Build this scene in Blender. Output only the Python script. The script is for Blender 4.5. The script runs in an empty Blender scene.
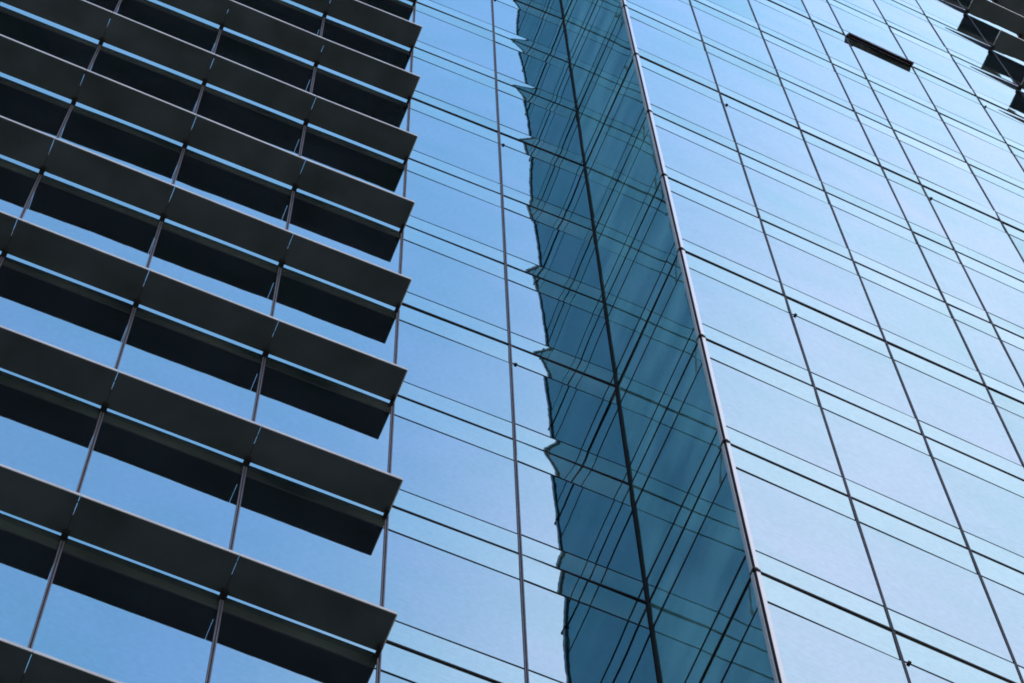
import bpy, math, random
from mathutils import Vector, Matrix

random.seed(7)
scene = bpy.context.scene
col = scene.collection

# ------------------------------------------------------------------ camera
CAM_Z = 1.6
R = Matrix(((0.924816732339284, -0.38007685716650796, -0.01598731471257978),
            (-0.3584022671300035, -0.8846250806264826, 0.29830568489833165),
            (-0.12752186675767735, -0.27014819890759767, -0.9543364837024823)))
cd = bpy.data.cameras.new('camera')
cd.sensor_width = 36.0
cd.lens = 120.30175
cd.clip_start = 0.1
cd.clip_end = 6000
cam = bpy.data.objects.new('camera', cd)
cam.matrix_world = Matrix.Translation((0, 0, CAM_Z)) @ R.transposed().to_4x4()
col.objects.link(cam)
scene.camera = cam
FPX = 120.30175 / 36 * 1024

def project(p):
    c = R @ Vector((p[0], p[1], p[2] - CAM_Z))
    if c.z > -0.1:
        return None
    return (512 + FPX * c.x / -c.z, 341.5 - FPX * c.y / -c.z)

# ------------------------------------------------------------------ materials
def new_mat(name):
    m = bpy.data.materials.new(name)
    m.use_nodes = True
    nt = m.node_tree
    for n in list(nt.nodes):
        nt.nodes.remove(n)
    out = nt.nodes.new('ShaderNodeOutputMaterial')
    return m, nt, out

def node(nt, t, **kw):
    n = nt.nodes.new(t)
    for k, v in kw.items():
        if k in n.inputs:
            n.inputs[k].default_value = v
        else:
            setattr(n, k, v)
    return n

def glass_mat(name, tint_a, tint_b, body, rough=0.012, ripple=0.0006, per_panel=0.1):
    """Solar-control coated glass: a tinted mirror film over a dark interior."""
    m, nt, out = new_mat(name)
    L = nt.links.new
    tc = node(nt, 'ShaderNodeTexCoord')
    geo = node(nt, 'ShaderNodeNewGeometry')
    # island/object random: small differences of coating between panes
    ns = node(nt, 'ShaderNodeTexNoise'); ns.inputs['Scale'].default_value = 0.55; ns.inputs['Detail'].default_value = 3
    L(geo.outputs['Position'], ns.inputs['Vector'])
    addr = node(nt, 'ShaderNodeMath', operation='ADD')
    L(geo.outputs['Random Per Island'], addr.inputs[0])
    mr = node(nt, 'ShaderNodeMapRange'); mr.inputs[1].default_value = .3; mr.inputs[2].default_value = .7
    mr.inputs[3].default_value = -.35; mr.inputs[4].default_value = .35
    L(ns.outputs['Fac'], mr.inputs[0]); L(mr.outputs[0], addr.inputs[1])
    mix = node(nt, 'ShaderNodeMix', data_type='RGBA')
    mix.inputs['A'].default_value = (*tint_a, 1); mix.inputs['B'].default_value = (*tint_b, 1)
    L(addr.outputs[0], mix.inputs['Factor'])
    # fine grain of the coating
    gr = node(nt, 'ShaderNodeTexNoise'); gr.inputs['Scale'].default_value = 13; gr.inputs['Detail'].default_value = 2
    L(geo.outputs['Position'], gr.inputs['Vector'])
    mg = node(nt, 'ShaderNodeMapRange'); mg.inputs[1].default_value = .55; mg.inputs[2].default_value = 1.38
    mg.inputs[3].default_value = .90; mg.inputs[4].default_value = 1.08
    wv = node(nt, 'ShaderNodeTexWave', wave_type='BANDS', bands_direction='Z'); wv.inputs['Scale'].default_value = 2.6
    wv.inputs['Distortion'].default_value = 1.5; wv.inputs['Detail'].default_value = 1; wv.inputs['Detail Scale'].default_value = .6
    L(geo.outputs['Position'], wv.inputs['Vector'])
    cl = node(nt, 'ShaderNodeTexNoise'); cl.inputs['Scale'].default_value = 1.1; cl.inputs['Detail'].default_value = 4
    L(geo.outputs['Position'], cl.inputs['Vector'])
    m1 = node(nt, 'ShaderNodeMath', operation='MULTIPLY_ADD'); m1.inputs[1].default_value = .06
    L(wv.outputs['Fac'], m1.inputs[0]); L(gr.outputs['Fac'], m1.inputs[2])
    m2 = node(nt, 'ShaderNodeMath', operation='MULTIPLY_ADD'); m2.inputs[1].default_value = .38
    L(cl.outputs['Fac'], m2.inputs[0]); L(m1.outputs[0], m2.inputs[2])
    m3 = node(nt, 'ShaderNodeMath', operation='MULTIPLY_ADD'); m3.inputs[1].default_value = .5
    L(geo.outputs['Random Per Island'], m3.inputs[0]); L(m2.outputs[0], m3.inputs[2])
    L(m3.outputs[0], mg.inputs[0])
    mul = node(nt, 'ShaderNodeMix', data_type='RGBA', blend_type='MULTIPLY'); mul.inputs['Factor'].default_value = 1
    L(mix.outputs['Result'], mul.inputs['A']); L(mg.outputs[0], mul.inputs['B'])
    gl = node(nt, 'ShaderNodeBsdfGlossy'); gl.inputs['Roughness'].default_value = rough
    # reflectance rises towards grazing view as on real glass
    fr = node(nt, 'ShaderNodeFresnel'); fr.inputs['IOR'].default_value = 4.0
    fm = node(nt, 'ShaderNodeMix', data_type='RGBA', blend_type='MULTIPLY'); fm.inputs['Factor'].default_value = 1
    L(mul.outputs['Result'], fm.inputs['A']); L(fr.outputs[0], fm.inputs['B'])
    L(fm.outputs['Result'], gl.inputs['Color'])
    rp = node(nt, 'ShaderNodeTexNoise'); rp.inputs['Scale'].default_value = 2.4; rp.inputs['Detail'].default_value = 1.5
    L(geo.outputs['Position'], rp.inputs['Vector'])
    bp = node(nt, 'ShaderNodeBump'); bp.inputs['Strength'].default_value = 1.0; bp.inputs['Distance'].default_value = ripple
    L(rp.outputs['Fac'], bp.inputs['Height']); L(bp.outputs['Normal'], gl.inputs['Normal'])
    df = node(nt, 'ShaderNodeBsdfDiffuse'); df.inputs['Color'].default_value = (*body, 1)
    pt = node(nt, 'ShaderNodeTexNoise'); pt.inputs['Scale'].default_value = .8; pt.inputs['Detail'].default_value = 2
    L(geo.outputs['Position'], pt.inputs['Vector'])
    pm = node(nt, 'ShaderNodeMapRange'); pm.inputs[1].default_value = .3; pm.inputs[2].default_value = .7; pm.inputs[3].default_value = .25; pm.inputs[4].default_value = 1.75
    L(pt.outputs['Fac'], pm.inputs[0])
    px = node(nt, 'ShaderNodeMix', data_type='RGBA', blend_type='MULTIPLY'); px.inputs['Factor'].default_value = 1
    px.inputs['A'].default_value = (*body, 1); L(pm.outputs[0], px.inputs['B']); L(px.outputs['Result'], df.inputs['Color'])
    add = node(nt, 'ShaderNodeAddShader')
    L(gl.outputs[0], add.inputs[0]); L(df.outputs[0], add.inputs[1])
    L(add.outputs[0], out.inputs['Surface'])
    return m

def paint(name, c, rough=0.5, metallic=0.0, var=0.2, scale=3.0, spec=0.3):
    m, nt, out = new_mat(name)
    L = nt.links.new
    geo = node(nt, 'ShaderNodeNewGeometry')
    ns = node(nt, 'ShaderNodeTexNoise'); ns.inputs['Scale'].default_value = scale; ns.inputs['Detail'].default_value = 5
    L(geo.outputs['Position'], ns.inputs['Vector'])
    mr = node(nt, 'ShaderNodeMapRange'); mr.inputs[1].default_value = .25; mr.inputs[2].default_value = .75
    mr.inputs[3].default_value = 1 - var; mr.inputs[4].default_value = 1 + var
    L(ns.outputs['Fac'], mr.inputs[0])
    mx = node(nt, 'ShaderNodeMix', data_type='RGBA', blend_type='MULTIPLY'); mx.inputs['Factor'].default_value = 1
    mx.inputs['A'].default_value = (*c, 1)
    L(mr.outputs[0], mx.inputs['B'])
    b = node(nt, 'ShaderNodeBsdfPrincipled')
    b.inputs['Roughness'].default_value = rough
    b.inputs['Metallic'].default_value = metallic
    b.inputs['Specular IOR Level'].default_value = spec
    L(mx.outputs['Result'], b.inputs['Base Color'])
    L(b.outputs[0], out.inputs['Surface'])
    return m

M = {}
M['vision'] = glass_mat('vision_glass', (.365, .64, .66), (.445, .635, .705), (.001, .0012, .0018))
M['spandrel'] = glass_mat('spandrel_glass', (.395, .672, .68), (.435, .672, .705), (.009, .011, .009))
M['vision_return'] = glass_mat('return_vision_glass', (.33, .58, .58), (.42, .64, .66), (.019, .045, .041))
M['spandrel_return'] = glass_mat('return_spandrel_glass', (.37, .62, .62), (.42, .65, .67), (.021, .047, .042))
M['frame_dark'] = paint('dark_anodised_frame', (.006, .006, .006), .75, spec=.04)
M['mullion_grey'] = paint('grey_mullion_metal', (.045, .046, .052), .6, spec=.1)
M['mullion_c'] = paint('slate_mullion_metal', (.022, .025, .031), .7, spec=.06)
M['gasket'] = paint('black_gasket', (.006, .006, .006), .8, spec=.03)
M['fin'] = paint('charcoal_fin_paint', (.016, .021, .022), .5, scale=1.6, spec=.12, var=.4)
M['trim'] = paint('pale_trim_metal', (.18, .18, .16), .45)
M['alu'] = paint('bright_aluminium', (.12, .165, .15), .32, .9, var=.06, scale=8)
M['alu_dull'] = paint('dull_aluminium', (.20, .195, .18), .45, .3, var=.1, scale=10)
M['core'] = paint('dark_backing_wall', (.022, .027, .036), .8)
M['seal'] = paint('slate_silicone_seal', (.022, .027, .036), .7, spec=.05)
M['streak'] = paint('blue_black_streak', (.010, .022, .045), .45)  # colour of the tapered streaks beside the right hand fins
M['roof'] = paint('roof_membrane', (.2, .2, .2), .9)
M['ground'] = paint('paving', (.22, .21, .20), .85, var=.2, scale=.4)
M['vent_dark'] = paint('dark_maroon_vent_paint', (.012, .006, .009), .45, spec=.15)
M['vent_teal'] = paint('dark_teal_vent_lining', (.008, .030, .032), .5)

# ------------------------------------------------------------------ mesh builder
class MB:
    def __init__(self):
        self.v = []; self.f = []; self.mi = []; self.sm = []
    def quad(self, a, b, c, d, mi=0, smooth=False):
        n = len(self.v); self.v += [tuple(a), tuple(b), tuple(c), tuple(d)]
        self.f.append((n, n + 1, n + 2, n + 3)); self.mi.append(mi); self.sm.append(smooth)
    def box(self, P, u0, u1, z0, z1, d0, d1, mi=0):
        """box in facade coordinates: along, height, depth (outward)"""
        c = [P(u, z, d) for d in (d0, d1) for z in (z0, z1) for u in (u0, u1)]
        n = len(self.v); self.v += [tuple(x) for x in c]
        for q in ((0, 2, 3, 1), (4, 5, 7, 6), (0, 1, 5, 4), (2, 6, 7, 3), (0, 4, 6, 2), (1, 3, 7, 5)):
            self.f.append(tuple(n + i for i in q)); self.mi.append(mi); self.sm.append(False)
    def cyl(self, P, u, z, d0, d1, r, n=10, mi=0):
        base = len(self.v)
        for d in (d0, d1):
            for i in range(n):
                a = 2 * math.pi * i / n
                self.v.append(tuple(P(u + r * math.cos(a), z + r * math.sin(a), d)))
        for i in range(n):
            j = (i + 1) % n
            self.f.append((base + i, base + j, base + n + j, base + n + i)); self.mi.append(mi); self.sm.append(True)
        self.f.append(tuple(base + n + i for i in range(n))); self.mi.append(mi); self.sm.append(False)
    def pane(self, P, u0, u1, z0, z1, bulge, tu, tz, tw, nu, nz, thick=.022):
        """glass sheet with the slight pillowing and lean of a real sealed unit"""
        base = len(self.v)
        def h(s, t):
            return bulge * (1 - s * s) * (1 - t * t) + tu * s + tz * t + tw * s * t
        for j in range(nz + 1):
            for i in range(nu + 1):
                s = -1 + 2 * i / nu; t = -1 + 2 * j / nz
                self.v.append(tuple(P(u0 + (u1 - u0) * i / nu, z0 + (z1 - z0) * j / nz, h(s, t))))
        for j in range(nz):
            for i in range(nu):
                a = base + j * (nu + 1) + i
                self.f.append((a, a + 1, a + nu + 2, a + nu + 1)); self.mi.append(0); self.sm.append(True)
        cs = [(u0, z0, h(-1, -1)), (u1, z0, h(1, -1)), (u1, z1, h(1, 1)), (u0, z1, h(-1, 1))]
        for i in range(4):
            a = cs[i]; b = cs[(i + 1) % 4]
            self.quad(P(*a), P(a[0], a[1], -thick), P(b[0], b[1], -thick), P(*b), 1)
    def merge(self, o):
        n = len(self.v); self.v += o.v
        self.f += [tuple(n + i for i in q) for q in o.f]; self.mi += o.mi; self.sm += o.sm
    def build(self, name, mats, parent=None):
        me = bpy.data.meshes.new(name)
        me.from_pydata(self.v, [], self.f)
        for m in (mats if isinstance(mats, (list, tuple)) else [mats]):
            me.materials.append(m)
        me.polygons.foreach_set('material_index', self.mi)
        me.polygons.foreach_set('use_smooth', self.sm)
        me.update()
        o = bpy.data.objects.new(name, me)
        col.objects.link(o)
        if parent is not None:
            o.parent = parent
        return o

# ------------------------------------------------------------------ layout
DA = 12.61868                      # horizontal distance of the main facade
H = 4.0
Z0 = 60.3854 + CAM_Z
DZ = {-5: -.006, -4: .003, -3: .02, -2: .013, -1: .005, 0: .012, 1: .036, 2: -.082, 3: -.053, 4: -.022, 5: .023, 6: .027, 7: .024}
def zk(k): return Z0 - k * H + DZ.get(k, 0.0)
UP, LO = .64, .80                  # joints above / below every floor cap
K0, K1 = -12, 14                   # topmost and lowest floor cap
IC = 7.50342
BL = 2.11825
AB, AC = -1.5536846, 0.0475433
OC = (IC + BL * math.cos(AB), DA + BL * math.sin(AB))

def facade(ox, oy, ang):
    cu, su = math.cos(ang), math.sin(ang)
    def P(u, z, d):                # d outward (towards the street)
        return Vector((ox + u * cu + d * su, oy + u * su - d * cu, z))
    return P
PA = facade(0, DA, 0.0)
PB = facade(IC, DA, AB)
PC = facade(OC[0], OC[1], AC)
UA = [-9.22, -7.53, -5.845, -4.16, -2.471, -.783, .917, 2.604, 4.2925, 5.9185, IC]
UB = [0.0, BL]
UC = [0.0, 1.574, 3.103, 4.644, 5.415, 6.944, 8.45, 10.06, 11.5, 13.04, 14.58, 16.12, 17.66, 19.2, 20.74, 22.28]
ZTOP, ZBOT = zk(K0) + UP + .1, 0.0

tower = bpy.data.objects.new('office_tower', None)
tower.location = (0, 0, 0)
col.objects.link(tower)
tower['label'] = 'tall office tower clad in blue mirror glass with dark sunshade fins and stepped corner'
tower['category'] = 'building'

# core behind the glass
def core():
    mb = MB(); g = .034
    ce = PC(UC[-1], 0, -g)
    pts = [(UA[0], DA + g), (IC + g, DA + g), (OC[0] + g, OC[1] + g), (ce.x, ce.y), (ce.x, DA + 20), (UA[0], DA + 20)]
    n = len(pts)
    for i in range(n):
        a = pts[i]; b = pts[(i + 1) % n]
        mb.quad((*a, ZBOT), (*b, ZBOT), (*b, ZTOP), (*a, ZTOP))
    mb.build('wall', M['core'], tower)
    rb = MB()
    base = len(rb.v); rb.v += [(*p, ZTOP) for p in pts]; rb.f.append(tuple(range(n))); rb.mi.append(0); rb.sm.append(False)
    rb.build('roof', M['roof'], tower)
core()

# ------------------------------------------------------------------ glass
def area(P, u0, u1, z0, z1):
    """size in the picture of the part of a panel inside the frame"""
    poly = []
    for u, z in ((u0, z0), (u1, z0), (u1, z1), (u0, z1)):
        q = project(P(u, z, 0))
        if q is None: return 0
        poly.append(q)
    for ax, lim, sg in ((0, 0, 1), (0, 1024, -1), (1, 0, 1), (1, 683, -1)):
        new = []
        for i in range(len(poly)):
            a, b = poly[i], poly[(i + 1) % len(poly)]
            ia, ib = sg * (a[ax] - lim) >= 0, sg * (b[ax] - lim) >= 0
            if ia: new.append(a)
            if ia != ib:
                t = (lim - a[ax]) / (b[ax] - a[ax])
                new.append((a[0] + t * (b[0] - a[0]), a[1] + t * (b[1] - a[1])))
        poly = new
        if not poly: return 0
    s = 0
    for i in range(len(poly)):
        a, b = poly[i], poly[(i + 1) % len(poly)]
        s += a[0] * b[1] - b[0] * a[1]
    return abs(s) / 2

VENT, VL = ('C', 4, -2), .17
panes = []
for nm, P, U, e0, e1 in (('A', PA, UA, .016, .03), ('B', PB, UB, .03, .065), ('C', PC, UC, .054, .016)):
    for i in range(len(U) - 1):
        u0 = U[i] + (e0 if i == 0 else .016)
        u1 = U[i + 1] - (e1 if i == len(U) - 2 else .016)
        for k in range(K0, K1 + 1):
            z = zk(k)
            zn = zk(k + 1) + UP if k < K1 else .3
            rb = random.gauss
            cells = [('window', zn + .022, z - LO - .026, (rb(.0008, .0016), rb(0, .0009), rb(0, .0008), rb(0, .0006))),
                     ('spandrel_panel', z - LO + .028, z - .02, (rb(0.001, .001), rb(-.0012, .0012), rb(0, .0006), rb(.0022, .0012))),
                     ('spandrel_panel', z + .02, z + UP - .022, (rb(-.0006, .001), rb(.0002, .0012), rb(0, .0006), rb(.0018, .0012)))]
            for ci, (kind, za, zb, warp) in enumerate(cells):
                if (nm, i, k) == VENT and ci == 1:
                    zb -= VL
                mb = MB()
                if nm == 'B':
                    warp = tuple(1.5 * x for x in warp); za += .022; zb -= .022
                if nm == 'A' and i == len(U) - 2: warp = (1.9 * warp[0], 1.5 * warp[1], 1.4 * warp[2], 2.0 * warp[3]); warp = (warp[0], warp[1] - .0065 * min(1, max(0, (k - 1) / 4)), *warp[2:])
                mb.pane(P, u0, u1, za, zb, *warp, 8, 10 if kind == 'window' else 5)
                panes.append((area(P, u0, u1, za, zb), kind, mb, nm))
for kind, mat in (('window', 'vision'), ('spandrel_panel', 'spandrel')):
    ps = sorted((p for p in panes if p[1] == kind), key=lambda p: -p[0])
    for a, _, mb, nm in ps[:99]:
        mb.build(kind, [M[mat + '_return'] if nm == 'B' else M[mat], M['seal']], tower)
    rest = MB()
    for a, _, mb, nm in ps[99:]:
        if nm == 'B':
            mb.mi = [q * 1 if q else 2 for q in mb.mi]
        rest.merge(mb)
    o = rest.build(kind, [M[mat], M['seal'], M[mat + '_return']], tower)
    o['kind'] = 'stuff'

# ------------------------------------------------------------------ caps on the floor lines, mullions
for k in range(K0, K1 + 1):
    z = zk(k); heavy = (k % 3 == 1)
    hh = .021 if heavy else .017
    dp = .014 if heavy else .009
    for P, a, b in ((PA, UA[0], IC - .024), (PB, .026, BL - .069), (PC, .057, UC[-1])):
        mb = MB(); mb.box(P, a, b, z - hh, z + hh, -.02, dp)
        mb.build('transom', M['frame_dark'], tower)
for i, u in enumerate(UA[:-1]):
    mb = MB()
    mb.box(PA, u - .021, u - .006, ZBOT, ZTOP, -.03, .012, 0)
    mb.box(PA, u + .006, u + .021, ZBOT, ZTOP, -.03, .012, 0)
    mb.box(PA, u - .006, u + .006, ZBOT, ZTOP, -.031, .004, 1)
    mb.build('mullion', [M['mullion_grey'], M['gasket']], tower)
for i, u in enumerate(UC[1:]):
    mb = MB()
    mb.box(PC, u - .015, u - .004, ZBOT, ZTOP, -.03, .01, 0)
    mb.box(PC, u + .004, u + .015, ZBOT, ZTOP, -.03, .01, 0)
    mb.box(PC, u - .004, u + .004, ZBOT, ZTOP, -.031, .004, 1)
    mb.build('mullion', [M['mullion_c'], M['gasket']], tower)
# post in the inner corner
mb = MB()
mb.box(PA, IC - .022, IC - .002, ZBOT, ZTOP, -.03, .02)
mb.box(PB, .022, .024, ZBOT, ZTOP, -.03, .02)
mb.build('corner_post', M['gasket'], tower)
# bright cover on the outer corner, one length per floor with a dark ring at the joint
for k in range(K0, K1 + 1):
    z0 = zk(k + 1) + .03 if k < K1 else 0.0
    z1 = zk(k) - .03
    mb = MB()
    mb.box(PB, BL - .062, BL - .014, z0, z1, -.03, .022, 1)
    mb.box(PB, BL - .014, BL + .012, z0, z1, -.03, .008, 2)
    mb.box(PC, .004, .052, z0, z1, -.03, .018, 0)
    o = mb.build('corner_trim', [M['alu'], M['alu_dull'], M['gasket']], tower)
    rg = MB()
    rg.box(PB, BL - .067, BL + .03, zk(k) - .03, zk(k) + .03, -.03, .027)
    rg.box(PC, -.012, .056, zk(k) - .029, zk(k) + .029, -.03, .024)
    rg.build('joint_ring', M['frame_dark'], o)

# ------------------------------------------------------------------ sunshade fins
FZ, FT, FD, GAP = .40, .05, .488, .043
def sunshade(P0, u0, u1, k, first, last, deeper=0.0):
    def P(u, z, d):                # the row grows a little deeper away from its free end
        return P0(u, z, d * (1 + deeper * max(0, 2.604 - u)))
    z1 = zk(k) - FZ; z0 = z1 - FT
    a = u0 + (0 if first else .0036); b = u1 - (0 if last else .0036)
    mb = MB(); mb.box(P, a + (.006 if first else 0), b - (.006 if last else 0), z0, z1, GAP, FD - .008)
    mb.box(P, a + (.006 if first else 0), b - (.006 if last else 0), z1 - .001, z1 + .10, GAP, GAP + .012)
    o = mb.build('sunshade_panel', M['fin'], tower)
    t = MB()
    t.box(P, a, b, z0 - .002, z1 + .002, FD - .008, FD)
    if first: t.box(P, a - .006, a + .006, z0 - .002, z1 + .002, GAP, FD - .008)
    if last: t.box(P, b - .006, b + .006, z0 - .002, z1 + .002, GAP, FD - .008)
    t.build('edge_trim', M['trim'], o)
    br = MB()
    ub = u1 if last else u0
    if last:
        br.box(P, ub - .05, ub - .012, z0 - .09, z0 + .01, -.01, .13)
        br.build('bracket', M['frame_dark'], o)
        br = MB(); ub = u0
    br.box(P, ub - .035, ub + .035, z0 - .09, z1 - .004, -.01, .10)
    br.box(P, ub - .009, ub + .009, z0 + .004, z1 - .004, .10, .25)
    br.build('bracket', M['frame_dark'], o)
    return o
for k in range(-7, 10):
    for i in range(4, 8):
        sunshade(PA, UA[i], UA[i + 1], k, False, i == 7, .03 * min(1, max(0, (6 - k) / 3)))
for k in range(-9, 0):
    for i in range(6 + 1, 9 + 1):
        sunshade(PC, UC[i], UC[i + 1], k, i == 7, False)

# the rows carry on along both ends of the street front
far = MB()
for k in range(-9, 12):
    z1 = zk(k) - FZ; z0 = z1 - FT
    for i in range(0, 4):
        d = 1 + .03 * min(1, max(0, (6 - k) / 3)) * (2.604 - .5 * (UA[i] + UA[i + 1]))
        far.box(PA, UA[i] + .004, UA[i + 1] - .004, z0, z1, GAP, (FD - .008) * d, 0)
        far.box(PA, UA[i] + .004, UA[i + 1] - .004, z0 - .002, z1 + .002, (FD - .008) * d, FD * d, 1)
    if k <= 3:
        for i in range(7 if k >= 0 else 10, len(UC) - 1):
            far.box(PC, UC[i] + .004, UC[i + 1] - .004, z0, z1, GAP, FD - .008, 0)
            far.box(PC, UC[i] + .004, UC[i + 1] - .004, z0 - .002, z1 + .002, FD - .008, FD, 1)
o = far.build('sunshade_panel', [M['fin'], M['trim']], tower)
o['kind'] = 'stuff'

# tapered blue-black streaks, built as wedges, past the ends of the right hand fins
for k in range(-9, 0):
    mb = MB(); z1 = zk(k) - FZ - FT; ub = UC[7] - .03; ua = ub - 1.15
    c = [PC(ua, z1 + .02, -.01), PC(ua, z1 + .035, -.01), PC(ub, z1 - .01, -.01), PC(ub, z1 + .05, -.01),
         PC(ua, z1 + .02, .008), PC(ua, z1 + .035, .008), PC(ub, z1 - .02, .05), PC(ub, z1 + .07, .05)]
    n = len(mb.v); mb.v += [tuple(x) for x in c]
    for q in ((4, 6, 7, 5), (0, 2, 6, 4), (1, 5, 7, 3), (0, 4, 5, 1), (2, 3, 7, 6)):
        mb.f.append(q); mb.mi.append(0); mb.sm.append(False)
    mb.build('streak_wedge', M['streak'], tower)

# ------------------------------------------------------------------ opened vent flap
vi = UC[VENT[1]] + .02; vj = UC[VENT[1] + 1] - .02
zt = zk(VENT[2]) - .02; zb = zt - VL
mb = MB()
th = math.radians(25); Lf = zt - zb
def PF(u, s, t):                   # along the flap, down the flap, across it
    return PC(u, zt - s * math.cos(th) + t * math.sin(th), .02 + s * math.sin(th) + t * math.cos(th))
def PFb(u, z, d): return PF(u, z, d)
mb.box(PFb, vi, vj, 0, Lf, 0, .022, 0)
mb.box(PFb, vi, vi + .03, .01, Lf - .01, -.03, -.001, 0)
mb.box(PFb, vj - .03, vj, .01, Lf - .01, -.03, -.001, 0)
vent = mb.build('vent_flap', M['vent_dark'], tower)
vent['label'] = 'dark vent flap propped open at the top of one pane'
rv = MB()
rv.box(PC, vi, vj, zb - .01, zt, -.033, -.024)
rv.build('vent_lining', M['vent_teal'], vent)

# ------------------------------------------------------------------ cleaning-cradle studs beside some mullions
for P, U, idx, ks in ((PC, UC, (1, 4, 6), range(-8, 12, 3)), (PA, UA, (9,), range(-8, 12, 3))):
    for i in idx:
        for k in ks:
            mb = MB()
            mb.cyl(P, U[i] + .07, zk(k) - LO, -.01, .026, .021)
            mb.build('anchor_stud', M['gasket'], tower)

# ------------------------------------------------------------------ ground
mb = MB()
mb.quad((-3000, -3000, 0), (3000, -3000, 0), (3000, 3000, 0), (-3000, 3000, 0))
g = mb.build('ground', M['ground'])
g['kind'] = 'structure'

# ------------------------------------------------------------------ light
SUN_EL, SUN_AZ = math.radians(48), math.radians(60)   # azimuth clockwise from +Y
sd = Vector((math.sin(SUN_AZ) * math.cos(SUN_EL), math.cos(SUN_AZ) * math.cos(SUN_EL), math.sin(SUN_EL)))
ld = bpy.data.lights.new('sun', 'SUN')
ld.energy = 3.0; ld.angle = math.radians(.5); ld.color = (1, .95, .88)
sun = bpy.data.objects.new('sun', ld)
sun.rotation_euler = sd.to_track_quat('Z', 'Y').to_euler()
col.objects.link(sun)
w = bpy.data.worlds.new('World'); scene.world = w; w.use_nodes = True
nt = w.node_tree
bg = nt.nodes['Background']; bg.inputs['Strength'].default_value = .14
sky = nt.nodes.new('ShaderNodeTexSky'); sky.sky_type = 'NISHITA'; sky.sun_disc = False
sky.sun_elevation = SUN_EL; sky.sun_rotation = SUN_AZ
sky.air_density = 1.0; sky.dust_density = 1.0; sky.ozone_density = 1.0
# added cloud veil, placed to whiten the sky mirrored by the right facade
tc = nt.nodes.new('ShaderNodeTexCoord')
n1 = nt.nodes.new('ShaderNodeTexNoise'); n1.inputs['Scale'].default_value = 5; n1.inputs['Detail'].default_value = 6; n1.inputs['Roughness'].default_value = .45
nt.links.new(tc.outputs['Generated'], n1.inputs['Vector'])
sp = nt.nodes.new('ShaderNodeSeparateXYZ'); nt.links.new(tc.outputs['Generated'], sp.inputs[0])
ma = nt.nodes.new('ShaderNodeMath'); ma.operation = 'MULTIPLY_ADD'
nt.links.new(n1.outputs['Fac'], ma.inputs[0]); ma.inputs[1].default_value = .07
my = nt.nodes.new('ShaderNodeMath'); my.operation = 'MULTIPLY_ADD'; my.inputs[1].default_value = -.2
nt.links.new(sp.outputs['Y'], my.inputs[0]); nt.links.new(sp.outputs['X'], my.inputs[2])
nt.links.new(my.outputs[0], ma.inputs[2])
mr = nt.nodes.new('ShaderNodeMapRange'); mr.interpolation_type = 'SMOOTHSTEP'
mr.inputs[1].default_value = .17; mr.inputs[2].default_value = .34; mr.inputs[3].default_value = 0; mr.inputs[4].default_value = .85
nt.links.new(ma.outputs[0], mr.inputs[0])
mx = nt.nodes.new('ShaderNodeMix'); mx.data_type = 'RGBA'
mx.inputs['B'].default_value = (3.35, 2.85, 3.4, 1)
nt.links.new(mr.outputs[0], mx.inputs['Factor'])
nt.links.new(sky.outputs[0], mx.inputs['A'])
# second added haze on the other side, toning the double reflection in the recess
mb_ = nt.nodes.new('ShaderNodeMath'); mb_.operation = 'MULTIPLY_ADD'
nt.links.new(n1.outputs['Fac'], mb_.inputs[0]); mb_.inputs[1].default_value = .08
nt.links.new(sp.outputs['X'], mb_.inputs[2])
mr2 = nt.nodes.new('ShaderNodeMapRange'); mr2.interpolation_type = 'SMOOTHSTEP'
mr2.inputs[1].default_value = .02; mr2.inputs[2].default_value = -.08; mr2.inputs[3].default_value = 0; mr2.inputs[4].default_value = .85
nt.links.new(mb_.outputs[0], mr2.inputs[0])
mx2 = nt.nodes.new('ShaderNodeMix'); mx2.data_type = 'RGBA'
mx2.inputs['B'].default_value = (.78, 1.25, 2.2, 1)
nt.links.new(mr2.outputs[0], mx2.inputs['Factor'])
nt.links.new(mx.outputs['Result'], mx2.inputs['A'])
nt.links.new(mx2.outputs['Result'], bg.inputs[0])

scene.view_settings.view_transform = 'Standard'
scene.view_settings.look = 'None'
scene.view_settings.gamma = 1
scene.view_settings.exposure = 2.85
scene.render.engine = 'CYCLES'
scene.cycles.filter_width = 1.8
scene.cycles.max_bounces = 10
scene.cycles.glossy_bounces = 6
